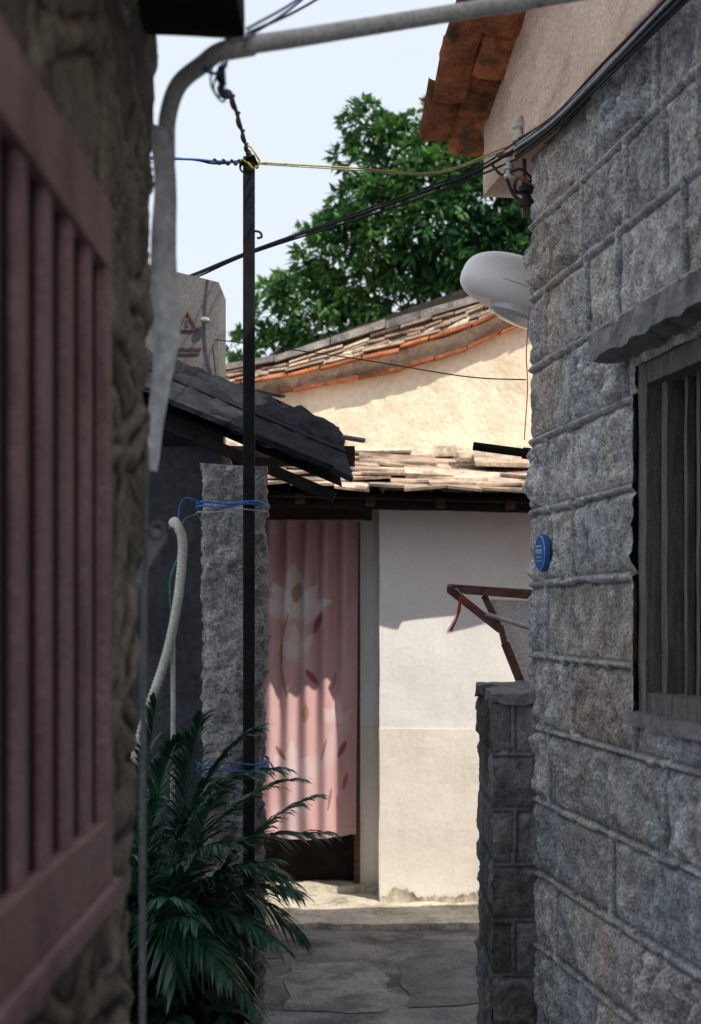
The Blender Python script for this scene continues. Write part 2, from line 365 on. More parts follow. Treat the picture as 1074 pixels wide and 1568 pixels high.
plaincol(rbox('coping',(.474,.92,4.935,5.64,1.30,1.335),M['lowblock'],lw,cell=.025,amp=.020,nsc=10))

rk=empty('rusty_folding_frame'); mb=MB()
A=(.402,5.95,1.70);B=(.80,6.02,1.67)
bar(mb,A,B,.03,.028); bar(mb,(.415,6.10,1.715),(.80,6.16,1.69),.02,.018); bar(mb,A,(.415,6.10,1.715),.02,.02)
bar(mb,A,(.613,5.98,1.535),.022,.03); bar(mb,(.548,6.0,1.675),(.613,5.98,1.535),.02,.024)
bar(mb,(.613,5.98,1.55),(.632,5.98,1.47),.022,.032); bar(mb,(.632,5.98,1.48),(.735,5.98,1.22),.022,.034); bar(mb,(.735,5.98,1.23),(.74,5.98,0),.022,.03)
bar(mb,(1.05,6.05,1.69),(1.05,6.05,0),.025,.025); bar(mb,B,(1.06,6.06,1.655),.03,.028)
mb.obj('steel_members',M['rust'],rk)
tube('brace_tube',[(.55,5.955,1.60),(.80,5.95,1.52),(1.0,5.96,1.46)],.010,M['galv'],rk,smooth=False)
mesh_obj('white_panel',[(.575,6.03,1.66),(1.02,6.08,1.645),(1.02,6.12,1.16),(.735,6.10,1.18),(.64,6.06,1.48)],[(0,1,2,3,4)],M['panelw'],rk)
tube('red_ribbon',[(.445,5.93,1.665),(.44,5.925,1.62),(.43,5.925,1.58),(.405,5.92,1.53)],.006,M['redwire'],rk,radii=[.5,1.3,.7,.9])
tube('red_ribbon_knot',[(.445,5.93,1.665),(.47,5.925,1.655),(.46,5.925,1.64),(.44,5.93,1.66)],.004,M['redwire'],rk)
tube('wire_tie',ringpts((.44,5.95,1.69),.018,.022,14,.012),.003,M['greywire'],rk,smooth=False)

# street lamp head on bracket at the back of the house
sl=empty('street_lamp')
v=[];f=[];K=40;Rn=34
ctr=Vector((.640,5.6,2.830))
ang=math.radians(20)
ax=Vector((math.cos(ang),0,-math.sin(ang))); upv=Vector((math.sin(ang),0,math.cos(ang))); dpt=Vector((0,1,0))
for i in range(Rn+1):
    t=i/Rn; th=math.pi*t; L_=-math.cos(th)*.228
    w=max(.004,math.sin(th)**.72)
    for k in range(K):
        a=2*math.pi*k/K; sz=math.sin(a); sy=math.cos(a)
        z=sz*w*(.135 if sz>0 else .095)
        z=max(z,-.070)
        v.append(ctr+ax*L_+upv*z+dpt*sy*w*.14)
for i in range(Rn):
    for k in range(K): a=i*K+k;b=i*K+(k+1)%K; f.append((a,b,b+K,a+K))
f.append(tuple(range(K))); f.append(tuple(Rn*K+k for k in range(K)))
mesh_obj('shade',v,f,M['lampwhite'],sl,True)
v=[];f=[]
prof=((.105,-.062),(.118,-.066),(.118,-.092),(.106,-.094),(.09,-.104),(.03,-.112))
for r_,dz in prof:
    for k in range(K):
        a=2*math.pi*k/K; v.append(ctr+ax*(.05+math.cos(a)*r_*1.15)+upv*dz+dpt*math.sin(a)*r_*.9)
for i in range(len(prof)-1):
    for k in range(K): a=i*K+k;b=i*K+(k+1)%K; f.append((a,b,b+K,a+K))
f.append(tuple((len(prof)-1)*K+k for k in range(K)))
mesh_obj('lens',v,f,M['lampglass'],sl,False)
tube('seam_ring',[ctr+ax*(-math.cos(t)*.229)+dpt*math.sin(t)*.1405 for t in np.linspace(0,2*math.pi,40)],.0022,M['lampglass'],sl,smooth=False)
tube('arm',[ctr+ax*.17,ctr+ax*.3,(1.02,5.5,2.70),(1.12,5.2,2.66)],.022,M['galv'],sl)

ps=empty('wall_pipe_stub'); tube('pipe',[(.445,5.30,2.208),(.72,5.25,2.165)],.0155,M['black'],ps,smooth=False,res=6)
tube('collar',[(.62,5.27,2.18),(.66,5.262,2.174)],.021,M['black'],ps,smooth=False)

ib=empty('insulator_bracket')
mb=MB(); bar(mb,(.52,5.15,3.21),(.70,5.02,3.21),.03,.008); bar(mb,(.60,5.05,3.28),(.60,5.05,2.97),.012,.035); bar(mb,(.60,5.06,3.0),(.68,5.02,3.06),.02,.01)
mb.obj('steel_strap',M['rust'],ib)
def spool(name,c,r,h,m):
    v=[];f=[];K=18; prof=[(0,0),(r,0),(r,.2*h),(r*.55,.3*h),(r*.55,.45*h),(r,.55*h),(r,.75*h),(r*.6,.85*h),(r*.6,h),(0,h)]
    for a,b in prof:
        for k in range(K): t=2*math.pi*k/K; v.append((c[0]+a*math.cos(t),c[1]+a*math.sin(t),c[2]+b))
    for i in range(len(prof)-1):
        for k in range(K): q=i*K+k;w=i*K+(k+1)%K; f.append((q,w,w+K,q+K))
    mesh_obj(name,v,f,m,ib,False)
spool('insulator_1',(.575,5.0,3.215),.022,.085,M['whitepvc']); spool('insulator_2',(.548,5.06,3.11),.018,.05,M['galv']); spool('insulator_3',(.60,4.97,2.985),.030,.085,M['cable'])
tube('clamp_loop',ringpts((.60,4.98,3.06),.042,.03,20,.02),.007,M['rust'],ib,smooth=False)
tube('clamp_loop_b',[(.54,5.05,3.10),(.56,5.0,3.03),(.61,4.96,2.985),(.64,4.96,3.02),(.60,4.98,3.05)],.006,M['cable'],ib)
tube('clamp_wire',[(.5,5.2,3.2),(.53,5.1,3.13),(.58,5.0,3.12),(.63,4.98,3.07)],.005,M['cable'],ib)

# ------------------------------------------------------------------ far house with curtain door
fh=empty('tiled_cottage')
zS=.97
rbox('wall_upper',(.16,3.0,8.0,8.3,zS,2.32),M['white'],fh,cell=.05,amp=.005,nsc=4)
rbox('wall_lower',(.157,3.0,7.997,8.3,-.02,zS),M['cream'],fh,cell=.05,amp=.005,nsc=4)
rbox('recess_wall_upper',(.055,.40,8.302,8.5,zS,2.32),M['white'],fh,cell=.05,amp=.004,nsc=4)
rbox('recess_wall_lower',(.052,.40,8.301,8.5,0,zS),M['cream'],fh,cell=.05,amp=.004,nsc=4)
rbox('recess_wall_side',(-1.8,-.66,8.30,8.5,0,2.32),M['white'],fh,cell=.08,amp=.004,nsc=4)
rbox('door_lintel',(-.72,.12,8.27,8.45,2.13,2.21),M['beam'],fh,cell=.05,amp=.004)
rbox('wall_over_door',(-1.8,.4,8.31,8.49,2.21,2.4),M['white'],fh,cell=.1,amp=.003)
rbox('door_jamb',(.02,.054,8.29,8.46,.05,2.13),M['beam'],fh,cell=.06,amp=.002)
rbox('door_step',(-.75,.155,8.22,8.6,.0,.07),M['apron'],fh,cell=.04,amp=.007)
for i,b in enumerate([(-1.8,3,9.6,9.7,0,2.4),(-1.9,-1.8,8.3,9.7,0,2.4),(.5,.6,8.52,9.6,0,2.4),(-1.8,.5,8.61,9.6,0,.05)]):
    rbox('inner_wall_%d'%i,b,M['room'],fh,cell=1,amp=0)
rbox('doorway_dark_panel',(-.66,.02,8.40,8.43,.07,.42),M['darkbeam'],fh,cell=.1,amp=.002)  # low near-black panel standing in for the dark interior below the curtain
gv=[];gf=[];GN=320
for i in range(GN+1):
    x=.158+2.6*i/GN; h=.03+.09*abs(fbm(Vector((x*5,0,0)),5))+.07*max(0,noise.noise(Vector((x*11,1,0))))+.015*noise.noise(Vector((x*60,1,0)))
    for j in range(5):
        t=j/4; gv.append((x,7.986-.02*(1-t)**2+.004*noise.noise(Vector((x*30,t*3,0))),.02+max(.02,h)*t))
for i in range(GN):
    for j in range(4): a=i*5+j; gf.append((a,a+5,a+6,a+1))
mesh_obj('wall_foot_grime',gv,gf,M['grime'],fh,True)
def slates(name,P00,P10,P01,P11,rows,cols,m,parent,th=.014,lift=.02,jit=.015,over=1.35,skew=.02,ragged=.03):
    P00,P10,P01,P11=map(Vector,(P00,P10,P01,P11)); mb=MB()
    def P(a,b): return P00.lerp(P10,a).lerp(P01.lerp(P11,a),b)
    nrm=(P10-P00).cross(P01-P00).normalized()
    for r_ in range(rows):
        off=(r_%2)*.5
        c=-1
        while c<cols:
            w=random.uniform(.75,1.25)
            a0=max(0,(c+off)/cols); a1=min(1,(c+off+w)/cols); c+=w
            if a1-a0<.01: continue
            b0=r_/rows; b1=min(1.02,(r_+over)/rows); b0-=random.uniform(0,ragged)/1
            z0=lift+random.uniform(0,jit); z1=random.uniform(0,jit*.3)
            q=[P(a0,b0+random.uniform(-skew,skew))+nrm*z0,P(a1,b0+random.uniform(-skew,skew))+nrm*(z0+random.uniform(-jit,jit)*.7),P(a1,b1)+nrm*z1,P(a0,b1)+nrm*z1]
            mb.hexa(q+[p+nrm*th for p in q])
    return mb.obj(name,m,parent)
slates('roof_slates',(-1.5,7.66,2.27),(2.9,7.60,2.15),(-1.5,9.0,2.62),(2.9,9.0,2.50),7,19,M['slate'],fh,lift=.020,jit=.028,skew=.024,ragged=.016)
mesh_obj('roof_boards',[(-1.5,7.70,2.245),(2.9,7.66,2.125),(2.9,9.7,2.62),(-1.5,9.7,2.78)],[(0,1,2,3)],M['beam'],fh)
rbox('eave_board',(-1.5,2.9,7.74,7.77,2.13,2.205),M['darkbeam'],fh,cell=.08,amp=.004)
for vv in bpy.data.objects['eave_board'].data.vertices: vv.co.z+= .03-.027*(vv.co.x)
for i in range(12):
    x=-1.4+i*.37
    rbox('rafter_%d'%i,(x,x+.05,7.72,8.35,2.17,2.22),M['beam'],fh,cell=.2,amp=.003)
    for vv in bpy.data.objects['rafter_%d'%i].data.vertices: vv.co.z+=(vv.co.y-7.72)*.25+.02-.027*vv.co.x-.02
mb=MB()
for (x0,x1,y,z,dz) in ((.62,1.35,8.35,2.47,-.03),(.70,1.5,8.2,2.43,-.03),(.30,.75,8.0,2.335,-.02),(.75,1.3,7.95,2.30,-.02),(.05,.5,8.5,2.47,-.02)):
    a=Vector((x0,y,z));b=Vector((x1,y-.05,z+dz)); 
    c=[a,b,b+Vector((0,.22,.06)),a+Vector((0,.20,.07))]; mb.hexa(c+[p+Vector((0,0,.022)) for p in c])
mb.obj('loose_planks',M['slate'],fh)

# curtain
cu_w=ar((-.66,.045,.0042)); cu_z=ar((.345,2.125,.0065)); vs=[];cs=[]
def blend(c,c2,a): return c*(1-a)+np.array(c2)*a
def sm(x,e0,e1): 
    t=min(1,max(0,(x-e0)/(e1-e0))); return t*t*(3-2*t)
def seg(px,pz,a,b):
    ax_,az=a;bx,bz=b; dx,dz=bx-ax_,bz-az; t=max(0,min(1,((px-ax_)*dx+(pz-az)*dz)/(dx*dx+dz*dz))); return math.hypot(px-ax_-t*dx,pz-az-t*dz),t
OR=(.55,.22,.05)
strokes=[((-.20,1.50),(-.165,1.60),.017,(.30,.05,.07)),((-.245,1.28),(-.185,1.21),.017,(.28,.05,.08)),((-.095,1.18),(-.08,1.27),.008,(.42,.20,.22)),((-.06,.80),(-.02,.88),.016,(.28,.05,.07)),
 ((-.16,.78),(-.13,.90),.007,(.36,.14,.17)),((-.35,1.60),(-.39,1.46),.007,OR),((-.39,1.46),(-.395,1.30),.009,OR),((-.395,1.30),(-.36,1.14),.009,OR),
 ((-.255,1.00),(-.25,1.08),.022,(.42,.25,.10)),((-.31,1.68),(-.29,1.76),.030,(.45,.28,.18)),((-.12,.50),(-.10,.62),.008,(.38,.14,.17)),((-.42,.85),(-.37,.78),.012,(.3,.06,.08)),
 ((-.03,.62),(-.01,.70),.012,(.34,.10,.14))]
petals=[]
for (fx,fz,sc_,st_,angs) in ((-.31,1.58,1.15,1.0,(90,58,122,25,155)),(-.29,1.34,.8,.75,(100,65,135)),(-.07,.98,.6,.45,(90,45,135)),(-.33,.68,.8,.5,(90,50,130)),):
    for i,a in enumerate(angs):
        petals.append((fx,fz,math.radians(a),(.27 if i==0 else .20)*sc_,.058*sc_,st_))
for z in cu_z:
    for x in cu_w:
        t=(2.125-z)/1.78
        ph=x*2*math.pi/.105+.5*math.sin(z*1.7)+.9*noise.noise(Vector((x*3,z*.6,0)))
        A_=.030*(1-.60*sm(t,.05,.8))
        y=8.222+A_*math.sin(ph)+.020*math.sin(x*11+z*1.3)*t+.028*noise.noise(Vector((x*6,z*1.6,4)))
        zz_=z+(.012*math.sin(x*9+1) if z<.4 else 0)
        xx=-.31+(x+.31)*(1-.04*t)
        vs.append((xx,y,zz_))
        c=np.array((.68,.39,.405)); c=blend(c,(.78,.54,.57),.5+.6*noise.noise(Vector((x*4,z*2,1))))
        c=blend(c,(.80,.67,.73),.5*sm(noise.noise(Vector((x*5,z*3.5,7))),.12,.4))
        for (fx,fz,a,ln,hw,st_) in petals:
            dx,dz=x-fx+.02*noise.noise(Vector((x*9,z*9,0))),z-fz+.03*noise.noise(Vector((x*9,z*9,5))); al=dx*math.cos(a)+dz*math.sin(a); ac=-dx*math.sin(a)+dz*math.cos(a)
            if 0<al<ln:
                w_=hw*math.sin(math.pi*(al/ln)**.8)*(1+.3*noise.noise(Vector((x*18,z*18,fx))))
                r_=abs(ac)/(w_+1e-5)
                if r_<1.15: c=blend(c,(.88,.85,.88),(1-sm(r_,.6,1.12))*(.40+.6*al/ln)*st_)
        for a_,b_,w_,cc in strokes:
            d_,tt=seg(x,z,a_,b_)
            ww=w_*(.5+math.sin(math.pi*min(1,max(0,tt)))*.6)
            if d_<ww*1.3: c=blend(c,cc,(1-sm(d_,ww*.7,ww*1.25))*.8)
        cs.append((*c,1))
W=len(cu_w);fs=[]
for j in range(len(cu_z)-1):
    for i in range(W-1): a=j*W+i; fs.append((a,a+1,a+W+1,a+W))
M['curtain']=mat('printed_curtain',(.95,.95,.95),(1,1,1),scale=5,rough=.8,bump=.15,bscale=200,bdist=.002,attr=True,trans=.18,grain=.04)
dc=empty('door_curtain'); mesh_obj('cloth',vs,fs,M['curtain'],dc,True,cs)
tube('rail',[(-.70,8.235,2.125),(.06,8.235,2.125)],.007,M['galv'],dc,smooth=False)

# ------------------------------------------------------------------ cream gable house behind
gh=empty('plastered_gable_house')
bx=[-1.2,-.47,.253,.655,.976,1.12,1.46,2.3,3.2]; bz=[2.86,2.946,3.087,3.20,3.348,3.41,3.58,4.0,4.45]
tx=[-1.2,-.75,-.43,.092,.414,.816,1.4,2.3,3.2]; tz=[3.08,3.127,3.187,3.36,3.456,3.569,3.79,4.2,4.65]
fb=lambda x:float(np.interp(x,bx,bz)); ft=lambda x:float(np.interp(x,tx,tz))
vs=[];fs=[];xs=ar((-1.2,3.2,.02));R_=60
for j in range(R_+1):
    for x in xs:
        z=(fb(x)+.03)*j/R_; p=Vector((x*3,z*3,0)); vs.append((x,9.0+.014*fbm(p,5)+.006*fbm(p*3,3),z))
W=len(xs)
for j in range(R_):
    for i in range(W-1): a=j*W+i; fs.append((a,a+1,a+W+1,a+W))
mesh_obj('gable_wall',vs,fs,M['creamwall'],gh,True)
rbox('body',(-1.15,3.2,9.05,13,0,2.9),M['creamwall'],gh,cell=1,amp=0)
vs=[];fs=[]
for x in xs:
    h=.10+.05*fbm(Vector((x*3,2,0)),4)
    for k in range(7):
        a=math.pi/2*k/6; lump=.03*fbm(Vector((x*7,k*.4,3)),4)
        vs.append((x,8.99-(.13+lump)*math.cos(a),2.55-.027*x+ (h+lump)*math.sin(a)))
for i in range(W-1):
    for k in range(6): a=i*7+k; fs.append((a,a+7,a+8,a+1))
mesh_obj('mortar_skirt',vs,fs,M['mortar'],gh,True)
def ribbon(name,f0,f1,yf0,yf1,m,amp=.01,rows=5,fr=8):
    vs=[];fs=[]
    for x in xs:
        b,t=fb(x),ft(x)
        for k in range(rows+1):
            q=k/rows; f_=f0+(f1-f0)*q; 
            nn=fbm(Vector((x*fr,f_*6,f0*10)),4)
            vs.append((x,yf0+(yf1-yf0)*q-amp*nn,b+(t-b)*f_+amp*.6*noise.noise(Vector((x*fr,3,f_*5)))))
    R=rows+1
    for i in range(len(xs)-1):
        for k in range(rows): a=i*R+k; fs.append((a,a+R,a+R+1,a+1))
    mesh_obj(name,vs,fs,m,gh,True)
ribbon('mortar_band',.06,.34,8.97,8.92,M['mortar'],.016)
ribbon('roof_bed',.40,.90,8.87,9.10,M['mortar'],.035,rows=9)
def tilerow(name,f0,f1,yf,dep,w,m,jit=.01,gap=.004,x0=-1.1,x1=3.1,drop=0):
    mb=MB(); x=x0
    while x<x1:
        ww=w*random.uniform(.7,1.3); xa,xb=x+gap,x+ww-gap
        j=random.uniform(-jit,jit); jy=random.uniform(-jit,jit)*1.5; tl=random.uniform(-jit,jit)*.7
        def z(xx,f_): return fb(xx)+(ft(xx)-fb(xx))*f_
        q=[]
        for f_ in (f0,f1):
            q+=[(xa,yf+jy,z(xa,f_)+j-drop),(xb,yf+jy,z(xb,f_)+j+tl-drop),(xb,yf+dep,z(xb,f_)+j+tl),(xa,yf+dep,z(xa,f_)+j)]
        mb.hexa(q); x+=ww
    mb.obj(name,m,gh)
tilerow('verge_brick_course',-.02,.05,8.91,.12,.17,M['terra'],.006)
tilerow('verge_tile_course',.33,.39,8.84,.2,.22,M['terra'],.010)
tilerow('verge_tile_course_upper',.42,.47,8.85,.2,.20,M['slate'],.012)
tilerow('field_tiles',.53,.58,8.90,.2,.11,M['slate'],.018)
tilerow('field_tiles_mid',.64,.68,8.95,.2,.13,M['slate'],.018)
tilerow('field_tiles_upper',.74,.79,8.99,.2,.16,M['slate'],.018)
tilerow('ridge_cap',.84,1.0,8.98,.35,.30,M['ridge'],.010,gap=.003)
mesh_obj('far_roof_slope',[(-1.2,9.35,3.0),(3.2,9.35,4.55),(3.2,13,4.0),(-1.2,13,2.45)],[(0,1,2,3)],M['ridge'],gh)

# ------------------------------------------------------------------ shed on the left
sh=empty('dark_shed')
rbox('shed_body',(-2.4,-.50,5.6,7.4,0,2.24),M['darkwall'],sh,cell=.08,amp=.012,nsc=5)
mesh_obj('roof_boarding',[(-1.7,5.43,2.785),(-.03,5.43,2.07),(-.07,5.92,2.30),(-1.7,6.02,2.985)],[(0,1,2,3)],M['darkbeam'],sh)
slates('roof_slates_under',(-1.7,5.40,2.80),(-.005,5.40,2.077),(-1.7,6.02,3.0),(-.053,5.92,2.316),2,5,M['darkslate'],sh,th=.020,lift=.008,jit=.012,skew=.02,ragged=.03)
vs=[];fs=[];A_,B_,C_,D_=Vector((-1.7,5.39,2.83)),Vector((.0,5.39,2.105)),Vector((-.05,5.93,2.345)),Vector((-1.7,6.03,3.03))
NU,NV=110,34
for j in range(NV+1):
    for i in range(NU+1):
        a=i/NU;b=j/NV; p=A_.lerp(B_,a).lerp(D_.lerp(C_,a),b); p=p+Vector((0,0,.020*fbm(p*9,4)+.006*math.sin(a*NU*.9)+(.018 if b>.55 else 0)))
        if i==NU: p.x+=.04*noise.noise(p*14)
        if j==0: p.y+=.03*noise.noise(p*11); p.z-=.012
        vs.append(p)
for j in range(NV):
    for i in range(NU): a=j*(NU+1)+i; fs.append((a,a+1,a+NU+2,a+NU+1))
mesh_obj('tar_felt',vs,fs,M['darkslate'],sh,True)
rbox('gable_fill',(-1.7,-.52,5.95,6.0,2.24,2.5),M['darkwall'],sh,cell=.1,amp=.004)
mb=MB(); bar(mb,(-1.7,5.5,2.74),(-.06,5.5,2.04),.05,.04); bar(mb,(-1.7,5.85,2.86),(-.1,5.85,2.2),.05,.05); mb.obj('purlins',M['darkbeam'],sh)
mb=MB()
for (x0,x1,y,z0,z1,w) in ((-.45,-.30,6.3,2.56,2.53,.2),(-.35,-.06,6.4,2.535,2.40,.22),(-.12,.06,6.6,2.40,2.37,.18)):
    a=Vector((x0,y,z0));b=Vector((x1,y,z1)); c=[a,b,b+Vector((.01,w,.03)),a+Vector((.0,w,.03))]; mb.hexa(c+[p+Vector((0,0,.014)) for p in c])
mb.obj('loose_slates',M['darkslate'],sh)
rbox('rear_beam',(-.9,.02,6.35,6.75,2.28,2.33),M['darkbeam'],sh,cell=.1,amp=.005)

uc=empty('utility_cabinet')
rbox('housing',(-1.15,-.546,6.06,6.4,2.2,3.02),M['cab'],uc,cell=.1,amp=.002)
for vv in bpy.data.objects['housing'].data.vertices:
    if vv.co.z>2.9: vv.co.z-=(vv.co.x+.73)*.25
mb=MB(); T=[(-.715,2.775),(-.635,2.775),(-.675,2.85)]
for i in range(3):
    a=T[i];b=T[(i+1)%3]; bar(mb,(a[0],6.054,a[1]),(b[0],6.054,b[1]),.006,.005)
bar(mb,(-.675,6.054,2.79),(-.675,6.054,2.825),.006,.007)
for zq,w_ in ((2.70,.12),(2.68,.10)): bar(mb,(-.675-w_/2,6.054,zq),(-.675+w_/2,6.054,zq),.006,.004)
mb.obj('warning_triangle',M['cabsign'],uc)
bpy.ops.mesh.primitive_uv_sphere_add(segments=16,ring_count=10,radius=.018,location=(-.60,6.03,2.81)); o=bpy.context.object; o.name='cable_gland'; o.scale=(1.2,1,.8); o.parent=uc; o.data.materials.append(M['greywire'])

# ------------------------------------------------------------------ stone pillar, steel pole
def pillar():
    vs=[];fs=[];K=64;H=230
    for j in range(H+1):
        z=2.11*j/H; w=.105+.004*math.sin(z*5); cx=-.400-.012*(1-z/2.11); cy=5.08
        for k in range(K):
            a=2*math.pi*k/K; e=5; r_=1/((abs(math.cos(a))**e+abs(math.sin(a))**e)**(1/e))
            x=math.cos(a)*r_*w; y=math.sin(a)*r_*.10
            p=Vector((cx+x,cy+y,z)); nn=.016*fbm(p*7,3)+.016*fbm(p*24,4)+.007*fbm(p*60,3)
            d=Vector((math.cos(a),math.sin(a),0)); q=p+d*nn
            if j>H-6: q.z+=.02*noise.noise(p*12); 
            vs.append(q)
    for j in range(H):
        for k in range(K): a=j*K+k;b=j*K+(k+1)%K; fs.append((a,b,b+K,a+K))
    c=len(vs); vs.append((-.40,5.08,2.115))
    for k in range(K): fs.append((H*K+k,H*K+(k+1)%K,c))
    mesh_obj('stone_pillar',vs,fs,M['pillar'],None,True)
pillar()
sp=empty('steel_pole')
mb=MB(); bar(mb,(-.338,4.87,.0),(-.338,4.87,3.12),.038,.038); mb.obj('post',M['black'],sp)
o=bpy.data.objects['post']; bv=o.modifiers.new('b','BEVEL'); bv.width=.004
tube('cap_wire',ringpts((-.338,4.87,3.09),.030,.030,20,.012,jit=.006),.0035,M['yellowwire'],sp,smooth=False)
tube('cap_wire_2',ringpts((-.338,4.87,3.105),.028,.03,20,.014,ph=1,jit=.006),.004,M['cable'],sp,smooth=False)
tube('cap_wire_3',[(-.338,4.84,3.12),(-.35,4.84,3.14),(-.335,4.85,3.15),(-.32,4.84,3.13),(-.30,4.85,3.10)],.003,M['yellowwire'],sp)
tube('hook',[(-.32,4.85,2.87),(-.30,4.85,2.865),(-.295,4.85,2.85),(-.31,4.85,2.845)],.004,M['cable'],sp)
wt=empty('tie_wire')
for i,(zc,cc,dz,rr) in enumerate(((1.972,'bluewire',.004,.0045),(1.962,'bluewire',.007,.0035),(1.94,'greywire',.006,.0025),(1.098,'bluewire',.006,.0035),(1.085,'bluewire',-.008,.003))):
    pts=[]
    for k in range(41):
        a=2*math.pi*k/40; e=4; r_=1/((abs(math.cos(a))**e+abs(math.sin(a))**e)**(1/e))
        pts.append((-.402+math.cos(a)*r_*.118,5.02+math.sin(a)*r_*.18,zc+dz*math.sin(a+i)+.004*math.sin(5*a+i)))
    tube('loop_%d'%i,pts,rr,M[cc],wt,smooth=False)
tube('tail_1',[(-.30,4.84,1.09),(-.27,4.84,1.11),(-.25,4.83,1.08)],.003,M['bluewire'],wt)
tube('tail_2',[(-.50,4.84,1.97),(-.54,4.8,1.98),(-.56,4.8,1.95),(-.565,4.8,1.88)],.003,M['bluewire'],wt)
M['greenwire']=mat('green_twine',(.03,.16,.13),(.05,.22,.18),scale=30,bump=0)
tube('twine',[(-.51,4.84,1.93),(-.55,4.8,1.90),(-.56,4.78,1.80),(-.58,4.7,1.70),(-.57,4.7,1.55)],.003,M['greenwire'],wt)

cd=empty('corrugated_conduit')
P=catmull([(-.575,4.75,1.895),(-.552,4.62,1.885),(-.528,4.6,1.826),(-.538,4.6,1.682),(-.56,4.6,1.55),(-.589,4.6,1.436),(-.651,4.6,1.251),(-.70,4.6,1.05)],14)
vs=[];fs=[];K=14
for i in range(len(P)*2-1):
    p=P[i//2] if i%2==0 else (P[i//2]+P[i//2+1])/2
    q=P[min(len(P)-1,i//2+1)]; q0=P[max(0,i//2-1)]; d=(q-q0).normalized(); sx=d.cross(Vector((0,1,0))).normalized(); sy=d.cross(sx)
    r_=.0165 if i%2 else .0130
    for k in range(K): a=2*math.pi*k/K; vs.append(p+sx*math.cos(a)*r_+sy*math.sin(a)*r_)
for i in range(len(P)*2-2):
    for k in range(K): a=i*K+k;b=i*K+(k+1)%K; fs.append((a,b,b+K,a+K))
mesh_obj('hose',vs,fs,M['whitepvc'],cd,True)
tube('thin_pipe',[(-.562,4.62,1.56),(-.560,4.62,1.3),(-.562,4.62,1.0)],.008,M['whitepvc'],cd)
tube('wall_clip',ringpts((-.55,4.62,1.87),.022,.022,16,.0),.004,M['rust'],cd,smooth=False)

# ------------------------------------------------------------------ near left rubble wall
nw=empty('rubble_stone_wall')
def yend(z): return 2.43+max(0,(z-.9))*.2+.025*noise.noise(Vector((z*4,0,1)))+.02*noise.noise(Vector((z*13,0,1)))
zz=ar((-.02,.6,.06),(.6,3.0,.010),(3.0,4.2,.1)); NY=230; ysn=[(i/NY) for i in range(NY+1)]
vs=[];cs=[]; EX=8
for z in zz:
    ye=yend(z)
    for i in range(NY+1+EX):
        if i<=NY:
            t=ysn[i]; y=.9+(ye-.9)*t if t>0 else -3
            x=-.36; q=Vector((y*3.0,z*4.6,0)); q+=noise.noise_vector(q*.8)*.55
            d,_=noise.voronoi(q,distance_metric='DISTANCE'); e=d[1]-d[0]
            rnd=noise.cell(_[0]*7.3)
            hgt=.010*min(1,e/.4)+.010*fbm(q*3,4)
            g=.9+.35*rnd+.25*fbm(q*2,3)
            if e<.10: hgt+=.010*(1-e/.10)+.002; g=1.15
            elif e<.17: g*=.35; hgt-=.006
            edge=max(0,1-(ye-y)/.04)
            vs.append((x-.012+hgt-edge*edge*.02,y,z)); cs.append((g*1.02,g,g*.96,1))
        else:
            k=i-NY; vs.append((-.38-.05*k,ye+.004*k,z)); cs.append((.8,.8,.8,1))
W=NY+1+EX;fs=[]
for j in range(len(zz)-1):
    for i in range(W-1):
        a=j*W+i
        yc=(vs[a][1]+vs[a+1][1])/2; zc=(zz[j]+zz[j+1])/2
        if i<NY and i>0 and 1.0<yc<2.165 and 1.21<zc<2.20: continue
        fs.append((a,a+1,a+W+1,a+W))
mesh_obj('masonry_face',vs,fs,M['rubble'],nw,True,cs)
wg=empty('slatted_window_shutter')
mb=MB()
def bx_(x0,x1,y0,y1,z0,z1): mb.hexa([(x0,y0,z0),(x1,y0,z0),(x1,y1,z0),(x0,y1,z0),(x0,y0,z1),(x1,y0,z1),(x1,y1,z1),(x0,y1,z1)])
bx_(-.40,-.352,.95,2.17,2.105,2.205); bx_(-.40,-.352,.95,2.17,1.205,1.30); bx_(-.40,-.353,2.12,2.168,1.30,2.105)
y=2.12-.135
while y>1.0:
    bx_(-.374,-.358,y,y+.044,1.30,2.105); y-=.135
o=mb.obj('frame_and_slats',M['mauve'],wg); bv=o.modifiers.new('b','BEVEL'); bv.width=.003; bv.segments=2
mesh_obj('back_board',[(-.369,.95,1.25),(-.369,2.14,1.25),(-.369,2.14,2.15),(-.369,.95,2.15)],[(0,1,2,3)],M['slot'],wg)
rbox('sill',(-.40,-.340,.95,2.2,1.175,1.205),M['mauve'],wg,cell=.05,amp=.002)
vs=[];fs=[]
zl=ar((1.86,2.50,.012)); 
for z in zl:
    wd=np.interp(z,[1.86,1.98,2.12,2.3,2.50],[.006,.028,.046,.042,.030])
    for k in range(9):
        t=k/8; vs.append((-.362+wd*t+.003*math.sin(z*22+t*5)+.004*noise.noise(Vector((z*8,t*3,0))),2.66+.04*t+.010*noise.noise(Vector((z*9,t*2,4)))+(z-2.2)*.08,z))
for j in range(len(zl)-1):
    for k in range(8): a=j*9+k; fs.append((a,a+1,a+10,a+9))
mesh_obj('torn_plastic_sheet',vs,fs,M['plastic'],None,True)
tube('drain_pipe',[(-.354,2.50,.0),(-.355,2.50,.9),(-.360,2.54,1.4),(-.366,2.62,1.9)],.0055,M['dullpipe'],None)
eb=empty('eye_bolt'); tube('eye',[(-.338+.012*math.cos(a),2.55,1.745+.014*math.sin(a)) for a in np.linspace(0,6.28,16)],.004,M['dullpipe'],eb,smooth=False); tube('shank',[(-.352,2.55,1.745),(-.38,2.55,1.745)],.004,M['dullpipe'],eb,smooth=False)
rbox('eave_slab',(-.8,-.19,1.2,2.62,2.635,2.78),M['black'],nw,cell=.04,amp=.006)

